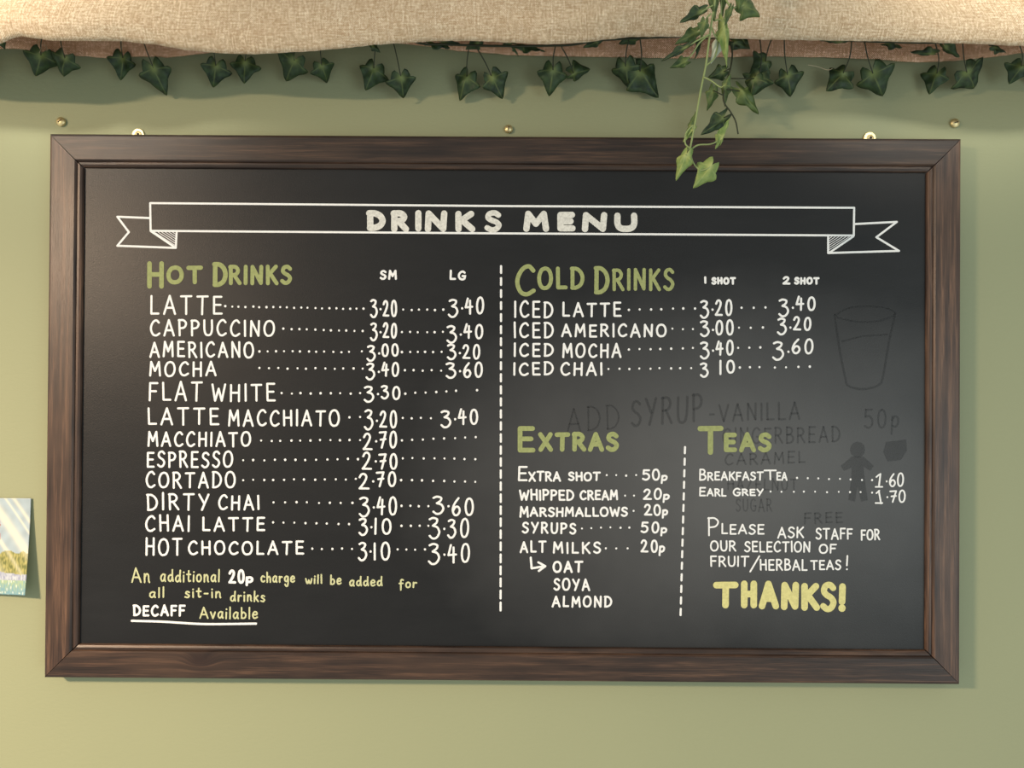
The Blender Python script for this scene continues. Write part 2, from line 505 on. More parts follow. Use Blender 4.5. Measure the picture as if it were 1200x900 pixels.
G = {
    'A': (.74, [[(.0, 0), (.35, 1), (.74, 0)], [(.12, .34), (.62, .34)]]),
    'B': (.6, [[(.04, 1), (.04, 0)], ('c', [(.04, 1), (.36, .98), (.5, .8), (.38, .58), (.06, .53)]), ('c', [(.06, .53), (.42, .5), (.6, .28), (.44, .05), (.04, 0)])]),
    'C': (.66, [('c', [(.64, .84), (.46, .99), (.22, .9), (.04, .62), (.02, .34), (.16, .07), (.4, 0), (.66, .13)])]),
    'D': (.68, [[(.05, .98), (.05, .02)], ('c', [(.0, .99), (.32, .97), (.58, .78), (.68, .48), (.56, .18), (.3, .03), (.03, .01)])]),
    'E': (.56, [[(.54, .98), (.04, .98), (.04, .02), (.56, .02)], [(.04, .52), (.48, .52)]]),
    'F': (.54, [[(.54, .98), (.03, .98), (.03, 0)], [(.03, .52), (.46, .52)]]),
    'G': (.72, [('c', [(.64, .86), (.44, .99), (.2, .9), (.03, .6), (.04, .3), (.2, .06), (.44, 0), (.64, .12), (.68, .42)]), [(.42, .42), (.72, .42)]]),
    'H': (.66, [[(.04, 1), (.04, 0)], [(.62, 1), (.62, 0)], [(.04, .52), (.62, .52)]]),
    'I': (.08, [[(.04, 1), (.04, 0)]]),
    'K': (.64, [[(.04, 1), (.04, 0)], [(.6, 1), (.06, .46)], [(.2, .58), (.64, 0)]]),
    'L': (.52, [[(.04, 1), (.04, .02), (.52, .02)]]),
    'M': (.82, [[(.02, 0), (.1, 1), (.4, .34), (.72, 1), (.8, 0)]]),
    'N': (.68, [[(.03, 0), (.05, 1), (.62, .02), (.65, 1)]]),
    'O': (.76, [ell(0, 0, .76, 1)]),
    'P': (.58, [[(.04, 1), (.04, 0)], ('c', [(.0, .98), (.36, .98), (.56, .78), (.42, .52), (.06, .45)])]),
    'R': (.64, [[(.04, 1), (.04, 0)], ('c', [(.0, .98), (.36, .98), (.54, .77), (.4, .54), (.06, .48)]), [(.26, .5), (.64, 0)]]),
    'S': (.56, [('c', [(.54, .86), (.36, .99), (.12, .93), (.05, .72), (.2, .57), (.42, .46), (.55, .27), (.42, .05), (.2, 0), (.0, .12)])]),
    'T': (.7, [[(.0, .97), (.7, .98)], [(.35, .97), (.34, 0)]]),
    'U': (.64, [('c', [(.03, 1), (.03, .4), (.12, .08), (.32, 0), (.52, .08), (.62, .4), (.62, 1)])]),
    'V': (.7, [[(0, 1), (.35, 0), (.7, 1)]]),
    'W': (.92, [[(0, 1), (.22, 0), (.46, .74), (.7, 0), (.92, 1)]]),
    'X': (.66, [[(0, 1), (.66, 0)], [(.64, 1), (.02, 0)]]),
    'Y': (.66, [[(0, 1), (.33, .46)], [(.66, 1), (.2, 0)]]),
    'Z': (.6, [[(0, 1), (.58, 1), (0, 0), (.6, 0)]]),
    '0': (.5, [ell(0, 0, .5, 1)]),
    '1': (.1, [[(.05, 1), (.05, 0)]]),
    'l': (.08, [[(.04, 1.02), (.04, 0)]]),
    '2': (.56, [('c', [(.02, .78), (.14, .97), (.32, .99), (.44, .8), (.34, .5), (.14, .2), (.0, .03)]), [(.0, .03), (.56, .02)]]),
    '3': (.5, [('c', [(.02, .93), (.2, 1), (.4, .93), (.36, .76), (.18, .62)]), ('c', [(.18, .62), (.4, .54), (.5, .3), (.36, .05), (.16, 0), (.0, .13)])]),
    '4': (.52, [[(.18, 1), (.0, .42), (.52, .46)], [(.36, .86), (.34, 0)]]),
    '5': (.52, [[(.5, .98), (.1, .98), (.06, .6)], ('c', [(.06, .6), (.3, .64), (.5, .44), (.46, .14), (.24, 0), (.02, .1)])]),
    '6': (.5, [('c', [(.4, 1), (.14, .68), (.02, .32), (.14, .03), (.36, .03), (.5, .26), (.4, .48), (.2, .48), (.06, .28)])]),
    '7': (.52, [[(.0, .95), (.52, .98), (.2, 0)], [(.1, .5), (.5, .54)]]),
    '9': (.5, [ell(0, .45, .42, 1), [(.44, .9), (.36, 0)]]),
    '.': (.12, [('d', (.06, .45))]),
    '!': (.1, [[(.06, 1.0), (.04, .32)], ('d', (.04, .04))]),
    '/': (.4, [[(0, 0), (.4, 1)]]),
    '-': (.4, [[(.05, .4), (.35, .4)]]),
    'a': (.46, [('c', [(.42, .5), (.26, .6), (.06, .45), (.02, .2), (.14, .02), (.3, .1), (.42, .45)]), ('c', [(.42, .56), (.39, .2), (.46, .0)])]),
    'b': (.46, [[(.04, 1), (.04, .02)], ('c', [(.04, .4), (.22, .58), (.42, .4), (.4, .12), (.2, 0), (.04, .08)])]),
    'c': (.4, [('c', [(.4, .5), (.2, .6), (.03, .4), (.06, .1), (.24, 0), (.4, .1)])]),
    'd': (.48, [('c', [(.42, .46), (.24, .56), (.05, .42), (.02, .16), (.16, .01), (.32, .1), (.42, .4)]), ('c', [(.44, 1), (.42, .4), (.48, .02)])]),
    'e': (.44, [('c', [(.04, .3), (.4, .36), (.36, .56), (.18, .6), (.02, .36), (.08, .06), (.26, 0), (.44, .1)])]),
    'f': (.4, [('c', [(.4, .92), (.26, 1), (.16, .8), (.15, .3), (.13, -.3)]), [(.0, .5), (.36, .52)]]),
    'g': (.46, [('c', [(.42, .5), (.24, .6), (.04, .42), (.08, .12), (.26, .08), (.42, .4)]), ('c', [(.42, .56), (.42, .0), (.34, -.42), (.16, -.42), (.06, -.26)])]),
    'h': (.44, [[(.04, 1), (.04, 0)], ('c', [(.04, .34), (.2, .56), (.38, .46), (.4, .0)])]),
    'i': (.08, [[(.04, .56), (.04, 0)], ('d', (.05, .84))]),
    'k': (.44, [[(.04, 1), (.04, 0)], [(.4, .58), (.06, .26)], [(.16, .34), (.44, 0)]]),
    'n': (.44, [[(.04, .58), (.04, 0)], ('c', [(.04, .34), (.2, .58), (.36, .48), (.38, .12), (.44, .0)])]),
    'o': (.44, [ell(0, 0, .44, .58)]),
    'p': (.46, [[(.06, .6), (.02, -.32)], ('c', [(.05, .42), (.22, .62), (.44, .5), (.42, .2), (.24, .06), (.05, .12)])]),
    'r': (.34, [[(.04, .58), (.04, 0)], ('c', [(.04, .34), (.16, .54), (.34, .54)])]),
    's': (.38, [('c', [(.36, .52), (.18, .6), (.06, .46), (.2, .32), (.36, .18), (.24, .0), (.0, .06)])]),
    't': (.36, [('c', [(.18, .9), (.17, .2), (.24, .02), (.36, .06)]), [(.0, .6), (.36, .6)]]),
    'u': (.46, [('c', [(.03, .58), (.04, .14), (.2, .0), (.38, .16), (.4, .56)]), [(.41, .4), (.44, .02)]]),
    'v': (.42, [[(0, .58), (.2, 0), (.42, .58)]]),
    'w': (.62, [('c', [(0, .58), (.08, .1), (.2, .02), (.31, .4), (.42, .02), (.54, .1), (.62, .58)])]),
}


class Ink:
    """strokes on the board as flat ribbons of dried chalk ink with round ends"""
    level = 0

    def __init__(self, th, depth=PD):
        self.v, self.f, self.th, self.depth = [], [], th, depth

    def lift(self):
        Ink.level = (Ink.level + 1) % 24
        return self.depth + 0.00026 + Ink.level * 0.000006

    def stroke(self, pts, th=None):
        h = (th or self.th) / 2
        D = self.lift()
        P = []
        for p in pts:
            p = Vector((p[0], p[1]))
            if not P or (p - P[-1]).length > 0.15:
                P.append(p)
        if len(P) < 2:
            return self.dot(P[0][0], P[0][1], h)
        for i in range(1, len(P) - 1):          # a sharp corner: lift the pen
            if (P[i] - P[i - 1]).normalized().dot((P[i + 1] - P[i]).normalized()) < 0.35:
                self.stroke(P[:i + 1], th)
                return self.stroke(P[i:], th)
        n = len(P)
        L, R = [], []
        for i in range(n):
            a = (P[i] - P[i - 1]).normalized() if i else None
            b = (P[i + 1] - P[i]).normalized() if i < n - 1 else None
            a = a or b
            b = b or a
            t = a + b
            t = t.normalized() if t.length > 0.25 else a
            nn = Vector((-t.y, t.x))
            k = h / max(0.55, nn.dot(Vector((-a.y, a.x))))
            L.append(P[i] + nn * k)
            R.append(P[i] - nn * k)
        t0 = (P[0] - P[1]).normalized()
        t1 = (P[-1] - P[-2]).normalized()

        def cap(c, t):
            base = math.atan2(t.y, t.x)
            return [c + Vector((math.cos(base + a), math.sin(base + a))) * h for a in (-1.05, -.52, 0, .52, 1.05)]
        s = len(self.v)
        for i, q in enumerate(L + R):
            self.v.append(at(q.x, q.y, D + 0.000004 * (i % n) / n))
        for i in range(n - 1):
            self.f.append((s + i, s + i + 1, s + n + i + 1, s + n + i))
        for c, t, l, r, dd in ((P[0], t0, s, s + n, 0), (P[-1], t1, s + n + n - 1, s + n - 1, 0.000004)):
            k = len(self.v)
            for q in cap(c, t):
                self.v.append(at(q.x, q.y, D + dd))
            self.f.append((l, *range(k, k + 5), r))

    def dot(self, x, y, r):
        D = self.lift()
        k = len(self.v)
        for i in range(10):
            a = i * math.pi / 5
            self.v.append(at(x + r * math.cos(a), y + r * math.sin(a) * 1.05, D))
        self.f.append(tuple(range(k, k + 10)))

    def poly(self, pts):
        D = self.lift()
        k = len(self.v)
        for p in pts:
            self.v.append(at(p[0], p[1], D))
        self.f.append(tuple(range(k, k + len(pts))))

    def word(self, s, x0, x1, yt, yb, dyb=0.0, th=None, gap=.38, jit=1.0):
        """write s between x0 and x1, cap tops at yt, baseline yb, sinking by dyb towards its end"""
        th = th or self.th
        x0 += th / 2
        x1 -= th / 2
        yt += th / 2
        yb -= th / 2
        tot = sum(G[c][0] for c in s) + gap * (len(s) - 1)
        sx = (x1 - x0) / tot
        H = yb - yt
        cx = 0.0
        for c in s:
            wd, strokes = G[c]
            jy = random.uniform(-.03, .03) * H * jit
            js = 1 + random.uniform(-.04, .04) * jit
            rot = random.uniform(-.035, .035) * jit

            def m(p, q=cx):
                gx, gy = p[0] + rot * (p[1] - .5), p[1] * js
                X = x0 + (q + gx) * sx
                return (X, yb - gy * H + jy + dyb * (X - x0) / max(1, x1 - x0))
            for st in strokes:
                if st[0] == 'd':
                    self.dot(*m(st[1]), th * .56)
                elif st[0] == 'c':
                    self.stroke([m(p) for p in catmull([Vector((a, b, 0)) for a, b in st[1]], 5)], th)
                else:
                    self.stroke([m(p) for p in st], th)
            cx += wd + gap

    def dots(self, xa, xb, n, ya, yb=None, r=1.35):
        yb = ya if yb is None else yb
        for i in range(n):
            t = i / max(1, n - 1)
            self.dot(xa + (xb - xa) * t + random.uniform(-.9, .9) * (0 < i < n - 1), ya + (yb - ya) * t + random.uniform(-.4, .4), r * random.uniform(.85, 1.1))

    def done(self, name, mat, label):
        o = link(name, self.v, self.f, mat, panel)
        # all ribbons face the room
        me = o.data
        import bmesh
        bm = bmesh.new()
        bm.from_mesh(me)
        flip = [fc for fc in bm.faces if fc.normal.y > 0]
        bmesh.ops.reverse_faces(bm, faces=flip)
        bm.to_mesh(me)
        bm.free()
        o['label'] = label
        return o


# --- ghosts of wiped-off writing, under everything else
for wd, tw in ((('ADD', 664, 726, 478, 508, -4), 2.0), (('SYRUP', 739, 824, 468, 501, -6), 3.0), (('-VANILLA', 830, 938, 473, 495, -3), 2.4), (('GINGERBREAD', 846, 985, 501, 521, -2), 2.2),
               (('CARAMEL', 849, 944, 531, 546, -3), 2.0), (('HAZELNUT', 852, 935, 560, 575, 0), 1.8), (('SUGAR', 862, 905, 584, 600, 0), 1.6), (('FREE', 942, 988, 601, 615, -2), 2.0),
               (('50p', 1012, 1054, 478, 502, 0), 2.4)):
    g = Ink(tw, PD - 0.00022)
    g.word(*wd, th=tw)
    g.done('wiped_lettering', M_GHOST2 if wd[0] == '50p' else M_GHOST, 'faint dark ghost of the wiped off word ' + wd[0].strip('-'))
g = Ink(2.6, PD - 0.00022)
g.stroke(catmull([(978, 369, 0), (984, 410, 0), (990, 440, 0), (994, 452, 0), (1012, 456, 0), (1030, 451, 0), (1035, 440, 0), (1041, 405, 0), (1049, 367, 0)], 6))
g.stroke([(p.x, p.y) for p in catmull([(979, 369, 0), (995, 361, 0), (1015, 359, 0), (1038, 361, 0), (1049, 368, 0), (1030, 376, 0), (1005, 377, 0), (984, 373, 0), (979, 369, 0)], 5)], 2.0)
g.stroke([(987, 400), (1010, 394), (1040, 392)], 2)
g.done('wiped_cup_drawing', M_GHOST2, 'faint ghost of a wiped off tumbler drawing')
g = Ink(6, PD - 0.00022)
g.poly([(1005 + 9 * math.cos(a * .5236), 527 + 9.5 * math.sin(a * .5236)) for a in range(12)])
g.poly([(x, y) for x, y in ((998, 535), (1012, 535), (1024, 546), (1020, 552), (1012, 547), (1014, 566), (1017, 586), (1009, 588), (1005, 570), (1002, 588), (994, 586), (997, 566), (998, 548), (989, 552), (985, 546))])
g.poly([(1038, 518), (1062, 515), (1063, 528), (1056, 539), (1040, 541), (1035, 530)])
g.done('wiped_biscuit_drawing', M_GHOST, 'faint ghost of a wiped off biscuit figure')

# --- title ribbon
k = Ink(2.4)
k.stroke([(176, 238), (590, 241.5), (1001, 243.5), (1000.5, 276), (590, 273.5), (176.5, 270.5), (176, 238)])
k.stroke([(175, 255.5), (137.5, 254), (151, 272), (137.5, 288), (206, 290.5), (207, 272)])
k.stroke([(177, 271), (206, 290.5)])
k.stroke([(1002, 262.5), (1051, 260), (1027, 278), (1053.5, 294), (970.5, 296.5), (970.5, 277)])
k.stroke([(1000, 277), (972, 296)])
for i in range(6):
    a = (i + .7) / 6.6
    k.stroke([(178 + 28 * a, 272.0), (206.0, 290 - 18 * a)], 0.75)
for i in range(6):
    a = (i + .7) / 6.6
    k.stroke([(971.5, 295 - 17 * (1 - a)), (972 + 27 * a, 277.5)], 0.75)
k.done('ribbon_drawing', M_WHITE, 'white outlined ribbon banner drawn across the top')

k = Ink(6.8)
for ch, a, b, yt, yb in (('D', 429, 452, 246, 271), ('R', 457.5, 479.5, 246, 272), ('I', 486.5, 494, 246, 271.5), ('N', 497, 525, 246.5, 272),
                         ('K', 532.5, 557, 247, 272), ('S', 567.5, 588, 246, 272.5), ('M', 612.5, 644, 247, 272), ('E', 652, 674.5, 248, 271.5),
                         ('N', 681, 712.5, 248.5, 272), ('U', 719, 747.5, 249, 272)):
    if ch == 'M':
        k.done('title_lettering', M_TITLE, 'chunky white title word DRINKS')
        k = Ink(6.8)
    k.word(ch, a, b, yt, yb, jit=.4, th=6.4 if ch in 'S' else 7.4)
k.done('title_lettering', M_TITLE, 'chunky white title word MENU')


def heading(parts, label):
    h = Ink(5.0)
    for p in parts:
        h.word(*p[:5], 0, th=p[5], jit=.5)
    h.done('heading_lettering', M_GREEN, label)


heading([('H', 171.5, 193, 306, 338.5, 5.4), ('OT', 195, 238, 311, 333, 5), ('D', 248.5, 267, 307, 336.5, 5.4), ('RINKS', 267.5, 342.5, 310, 334, 4.6)], 'sage green HOT DRINKS heading')
heading([('C', 603.5, 628, 308.5, 347, 5), ('OLD', 629.5, 685, 312, 339.5, 4.6), ('D', 695.5, 714.5, 311, 345, 5), ('RINKS', 717, 790.5, 314, 341, 4)], 'sage green COLD DRINKS heading')
heading([('E', 605.5, 627.5, 498.5, 530.5, 5.6), ('XTRAS', 630.5, 725.5, 506, 529.5, 5.4)], 'sage green EXTRAS heading')
heading([('T', 817.5, 848, 498, 533, 6.2), ('EAS', 847.5, 904.5, 506.5, 530, 5.4)], 'sage green TEAS heading')
k = Ink(8)
for ch, a, b, yt, yb in (('T', 835.5, 865.5, 681, 713), ('H', 867.5, 888, 680.5, 713), ('A', 889, 913, 680.5, 714), ('N', 914.5, 937, 682, 715),
                         ('K', 938, 961, 683, 716), ('S', 961, 980.5, 681.5, 717.5), ('!', 982, 992, 683.5, 717.5)):
    k.word(ch, a, b, yt, yb, jit=.3, th=7.2 if ch == 'S' else 7.8)
k.done('thanks_lettering', M_YELLOW, 'chunky pale yellow THANKS!')

# --- menu lines: words (text, x0, x1, top, bottom), dotted leaders (x0, x1, count, y[, y1])
W3 = 2.45


def line(label, words, dots=(), th=W3, mat=None, name='word_lettering', r=1.35, gap=.40):
    """one row of writing: every word, every price and every dotted leader is a part of its own"""
    groups = []
    for wd in words:
        if wd[0] == 'PRICE':
            groups.append(['price_lettering', wd[1], list(wd[2]), True])
        elif groups and not groups[-1][3] and wd[1] - groups[-1][2][-1][2] < 2.4:
            groups[-1][1] += wd[0]
            groups[-1][2].append(wd)
        else:
            groups.append([name, wd[0], [wd], False])
    for nm, txt, ws, _ in groups:
        k = Ink(th)
        for wd in ws:
            k.word(wd[0], wd[1], wd[2], wd[3], wd[4], wd[5] if len(wd) > 5 else 0, gap=gap)
        k.done(nm, mat or M_WHITE, 'hand lettered ' + txt + ' in the row ' + label)
    for d in dots:
        k = Ink(th)
        k.dots(*d, r=r)
        o = k.done('dotted_leader', mat or M_WHITE, 'row of white dots in the row ' + label)
        if d[2] > 1:
            o['kind'] = 'stuff'


def price(s, x0, x1, yt, yb, up=None):
    """a price: the first figure hangs low, the pence sit a little higher"""
    up = up or (yt, yb)
    wd = x1 - x0
    return [('PRICE', s, [(s[0], x0, x0 + wd * .29, yt, yb), ('.', x0 + wd * .34, x0 + wd * .44, (yt + yb) / 2 - 6, (yt + yb) / 2 + 6), (s[-2:], x0 + wd * .46, x1, up[0], up[1])])]


line('LATTE 3.20 3.40', [('LATTE', 175.5, 261, 346.5, 369.5)] + price('3.20', 433.5, 465.5, 350, 373, (351, 371.5)) + price('3.40', 525, 567.5, 350, 372, (348, 368.5)),
     [(264, 426, 21, 359, 362), (472.5, 519.5, 6, 363)])
line('CAPPUCCINO 3.20 3.40', [('CAPPUCCINO', 175.5, 322.5, 374, 394.5)] + price('3.20', 433.5, 465.5, 377.5, 399.5, (378, 396.5)) + price('3.40', 523, 566.5, 381, 402.5, (379.5, 397.5)),
     [(332, 425, 11, 385.5, 388), (471, 519, 6, 389)])
line('AMERICANO 3.00 3.20', [('AMERICANO', 175, 298, 399.5, 419, 1)] + price('3.00', 429.5, 467.5, 404, 423.5, (402, 418)) + price('3.20', 523.5, 563, 403.5, 422.5, (403, 421)),
     [(304, 409, 12, 411.5, 412.5), (424, 424, 1, 412), (471, 517.5, 6, 412.5)])
line('MOCHA 3.40 3.60', [('MOCHA', 174.5, 254, 423, 441.5)] + price('3.40', 428.5, 468, 425, 445.5, (424, 441.5)) + price('3.60', 522, 566, 424.5, 444, (424, 443)),
     [(304, 425, 12, 431.5, 432), (474.5, 517, 5, 434)])
line('FLAT WHITE 3.30', [('FLAT', 174, 237.5, 447, 470.5), ('WHITE', 247.5, 323, 449, 471)] + price('3.30', 426, 469.5, 451, 471.5, (451.5, 468.5)),
     [(330, 422, 9, 461), (475, 534.5, 6, 461, 458), (559, 559, 1, 457.5)])
line('LATTE MACCHIATO 3.20 3.40', [('LATTE', 172.5, 257, 477, 498.5), ('MACCHIATO', 267, 398.5, 480, 500)] + price('3.20', 426.5, 465.5, 480, 504.5, (481, 502)) + price('3.40', 516, 560.5, 480, 501.5, (478.5, 498)),
     [(409.5, 422, 2, 489), (472, 505, 4, 490)])
line('MACCHIATO 2.70', [('MACCHIATO', 172.5, 294.5, 505.5, 524)] + price('2.70', 425, 465.5, 506, 527.5, (505, 526)), [(306, 422, 11, 516.5, 515.5), (471, 557.5, 8, 516, 512.5)])
line('ESPRESSO 2.70', [('ESPRESSO', 171.5, 273.5, 528.5, 548.5)] + price('2.70', 424, 466, 529.5, 551.5, (530, 550)), [(285, 419.5, 12, 539.5, 538), (472, 557, 8, 537, 538)])
line('CORTADO 2.70', [('CORTADO', 170.5, 276.5, 552.5, 572.5)] + price('2.70', 420, 464.5, 554, 574, (552.5, 571)), [(285, 417, 12, 562.5, 561.5), (470, 557, 8, 562.5, 564.5)])
line('DIRTY CHAI 3.40 3.60', [('DIRTY', 171.5, 245.5, 577.5, 598.5), ('CHAI', 255.5, 304.5, 579.5, 598)] + price('3.40', 420.5, 465.5, 582, 606, (581.5, 604.5)) + price('3.60', 506.5, 555.5, 581, 604, (582, 604.5)),
     [(320.5, 413, 8, 588.5, 589.5), (470.5, 502, 4, 593)])
line('CHAI LATTE 3.10 3.30', [('CHAI', 170, 223, 603.5, 623.5), ('LATTE', 236.5, 311, 605.5, 623)] + price('3.10', 420, 459, 606, 628, (607, 627)) + price('3.30', 502, 550, 606, 632.5, (607, 631)),
     [(320, 409, 8, 612, 614), (470.5, 502, 4, 616)])
line('HOT CHOCOLATE 3.10 3.40', [('HOT', 170, 214, 630, 651.5), ('CHOCOLATE', 220, 356.5, 633.5, 650.5)] + price('3.10', 419.5, 457.5, 634, 657.5, (635, 657)) + price('3.40', 501.5, 551, 636, 662.5, (637, 660)),
     [(366, 412.5, 5, 643), (466, 498, 4, 644)])
line('SM LG size captions', [('SM', 445, 465.5, 316.5, 328), ('LG', 526.5, 546.5, 316.5, 328.5)], th=2.5, name='size_caption')
line('1 SHOT 2 SHOT captions', [('1', 825, 828, 323.5, 332.5), ('SHOT', 833.5, 862.5, 324.5, 333.5), ('2', 917, 926.5, 323.5, 333.5), ('SHOT', 930.5, 960.5, 324.5, 333.5)], th=2.5, name='size_caption')
line('ICED LATTE 3.20 3.40', [('ICED', 602, 648.5, 352, 373), ('LATTE', 658.5, 728.5, 353.5, 371.5)] + price('3.20', 820, 858.5, 351, 373, (350.5, 370.5)) + price('3.40', 912, 956, 349, 371.5, (347, 364.5)),
     [(737, 814.5, 7, 363, 361.5), (869, 897, 3, 360.5)])
line('ICED AMERICANO 3.00 3.20', [('ICED', 601.5, 649, 377, 396.5), ('AMERICANO', 657.5, 781.5, 379, 395.5)] + price('3.00', 820, 860, 376, 395.5, (374.5, 393.5)) + price('3.20', 910.5, 951, 373, 393.5, (370.5, 387.5)),
     [(788, 812, 3, 385.5), (866, 894, 3, 384)])
line('ICED MOCHA 3.40 3.60', [('ICED', 601.5, 649, 401.5, 418.5), ('MOCHA', 658.5, 728.5, 402, 419.5)] + price('3.40', 820, 860, 399.5, 421.5, (398, 416.5)) + price('3.60', 905, 953.5, 400.5, 423, (397, 415.5)),
     [(737, 812, 7, 409.5, 408), (865, 891, 3, 407.5)])
line('ICED CHAI 3 10', [('ICED', 601, 649, 424, 440.5), ('CHAI', 656.5, 706.5, 424, 440.5), ('PRICE', '3 10', [('3', 820, 830.5, 424.5, 443), ('1', 842.5, 846, 422, 439.5), ('0', 851, 861.5, 421.5, 437.5)])],
     [(713, 810, 9, 432.5, 431), (867, 890, 3, 430.5), (908, 949, 4, 431, 430)])
SM = 2.35


def pence(s, x0, x1, yt, yb):
    wd = x1 - x0
    return [('PRICE', s + 'p', [(s, x0, x0 + wd * .71, yt, yb), ('p', x0 + wd * .73, x1, yt + (yb - yt) * .2, yb + .5)])]


line('EXTRA SHOT 50p', [('E', 606.5, 618.5, 546.5, 564.5), ('XTRA', 619, 657.5, 552, 564.5), ('SHOT', 665.5, 704, 552.5, 564)] + pence('50', 752, 782.5, 549.5, 563.5), [(711, 745.5, 4, 557)], th=SM, r=1.2, gap=.28)
line('WHIPPED CREAM 20p', [('WHIPPED', 608, 673, 573, 586.5, 1), ('CREAM', 679, 724.5, 574, 586.5)] + pence('20', 753.5, 785, 572, 586), [(732.5, 743, 2, 580.5)], th=SM, r=1.2, gap=.28)
line('MARSHMALLOWS 20p', [('M', 608.5, 620, 593, 607), ('ARSHMALLOWS', 620.5, 736, 594, 606)] + pence('20', 754.5, 783, 590.5, 604.5), [(742.5, 742.5, 1, 599)], th=SM, r=1.2, gap=.28)
line('SYRUPS 50p', [('SYRUPS', 611.5, 675.5, 611.5, 625.5, .8)] + pence('50', 750.5, 782, 611, 625), [(682, 737.5, 6, 619, 618)], th=SM, r=1.2)
line('ALT MILKS 20p', [('ALT', 609, 640.5, 633.5, 648), ('MILKS', 647.5, 704.5, 634.5, 649)] + pence('20', 750.5, 779.5, 632, 648), [(710, 735.5, 3, 642.5)], th=SM, r=1.2)
k = Ink(2.6)
k.stroke([(622, 653.5), (623, 666), (638.5, 663.5)])
k.stroke([(631, 659), (639, 663.5), (631.5, 669)])
k.done('arrow_drawing', M_WHITE, 'small white bent arrow beside OAT')
k = Ink(2.6)
k.word('OAT', 647.5, 683.5, 657, 671.5)
k.done('word_lettering', M_WHITE, 'hand lettered OAT')
line('SOYA', [('SOYA', 648.5, 691.5, 677.5, 692.5)], th=SM)
line('ALMOND', [('ALMOND', 646.5, 717.5, 698, 712)], th=SM)
TT = 1.95
line('BREAKFAST TEA 1.60', [('B', 819, 828, 549.5, 563.5), ('REAKFAST', 828.5, 895, 552.5, 563.5), ('T', 895, 910.5, 550, 563), ('EA', 909.5, 923, 552.5, 563.5)] + price('1.60', 1026, 1059.5, 555, 571.5, (553.5, 570.5)),
     [(934, 1022, 8, 560, 562.5)], th=TT, r=1.15, gap=.26)
k = Ink(1.8)
k.stroke([(1026, 570.5), (1034, 570.5)])
k.stroke([(1026, 589.5), (1034, 589.5)])
k.stroke([(1027, 559), (1030.5, 556)])
k.stroke([(1027, 578), (1030.5, 575)])
k.done('figure_serifs', M_WHITE, 'feet of the figure ones')
line('EARL GREY 1.70', [('E', 819, 827.5, 570.5, 582), ('ARL', 828, 851.5, 572, 582), ('G', 858.5, 868.5, 571.5, 581.5), ('REY', 869, 895, 572.5, 581.5)] + price('1.70', 1026, 1061.5, 574, 590.5, (573.5, 589)),
     [(903, 1022, 10, 576, 577)], th=TT, r=1.15, gap=.26)
line('PLEASE ASK STAFF FOR', [('P', 829, 843, 606, 628.5), ('LEASE', 845, 896, 613.5, 626.5), ('ASK', 911, 942.5, 617, 631), ('STAFF', 955.5, 999.5, 618.5, 632.5), ('FOR', 1008.5, 1031.5, 620, 633.5)], th=TT, gap=.28)
line('OUR SELECTION OF', [('OUR', 832, 863, 633.5, 646.5), ('SELECTION', 872, 950, 634, 647.5), ('OF', 959.5, 980.5, 637, 649)], th=TT, gap=.28)
line('FRUIT/HERBAL TEAS!', [('FRUIT', 832, 878, 651, 664.5), ('/', 878.5, 890.5, 651, 670.5), ('HERBAL', 890, 946.5, 655, 669), ('TEAS', 949.5, 986, 656, 668.5), ('!', 990, 995.5, 650, 668.5)], th=TT, gap=.28)
for wd in (('An', 153.5, 176, 664.5, 683), ('additional', 187.5, 258, 667, 682.5), ('charge', 305, 346, 670, 683), ('will', 357.5, 378, 673, 684.5), ('be', 386.5, 400.5, 673, 685.5),
           ('added', 409, 448.5, 675, 687.5), ('for', 467, 489, 678, 689.5), ('all', 174.5, 193, 688, 701), ('sit-in', 216, 259.5, 688, 701), ('drinks', 269.5, 311, 692, 705.5)):
    k = Ink(1.9)
    k.word(*wd, gap=.28)
    k.done('note_lettering', M_LIME, 'pale lime word %s of the sit-in charge note' % wd[0])
k = Ink(3.0)
k.word('20', 267.5, 287, 667.5, 684.5)
k.word('p', 287, 297, 672, 684)
k.done('note_lettering', M_WHITE, 'bold white 20p')
k = Ink(2.6)
k.word('DECAFF', 155.5, 217.5, 708.5, 722.5)
k.done('note_lettering', M_WHITE, 'white DECAFF')
k = Ink(2.6)
k.stroke([(p.x, p.y) for p in catmull([(154.5, 727.5, 0), (190, 728.5, 0), (235, 731.2, 0), (270, 731.2, 0), (300, 730.8, 0)], 5)], 2.6)
k.done('underline', M_WHITE, 'white underline below DECAFF Available')
k = Ink(1.9)
k.word('Available', 233.5, 302.5, 711, 725.5, gap=.28)
k.done('note_lettering', M_LIME, 'pale lime Available')
k = Ink(2.5)
for i in range(29):
    y = 310.5 + i * 14.08
    k.stroke([(587.2 - .6 * i / 29, y + 1.4), (587.2 - .6 * i / 29, y + 9.2 + i * .05)])
k.done('dashed_divider', M_WHITE, 'long dashed line between hot and cold drinks')['kind'] = 'stuff'
k = Ink(2.45)
for i in range(15):
    y = 522.5 + i * 13.55
    x = 802.8 - 5.0 * i / 14
    k.stroke([(x, y + 1.4), (x - .25, y + 8.6)])
k.done('dashed_divider', M_WHITE, 'short dashed line between extras and teas')['kind'] = 'stuff'

# ------------------------------------------------------------------ brass fittings


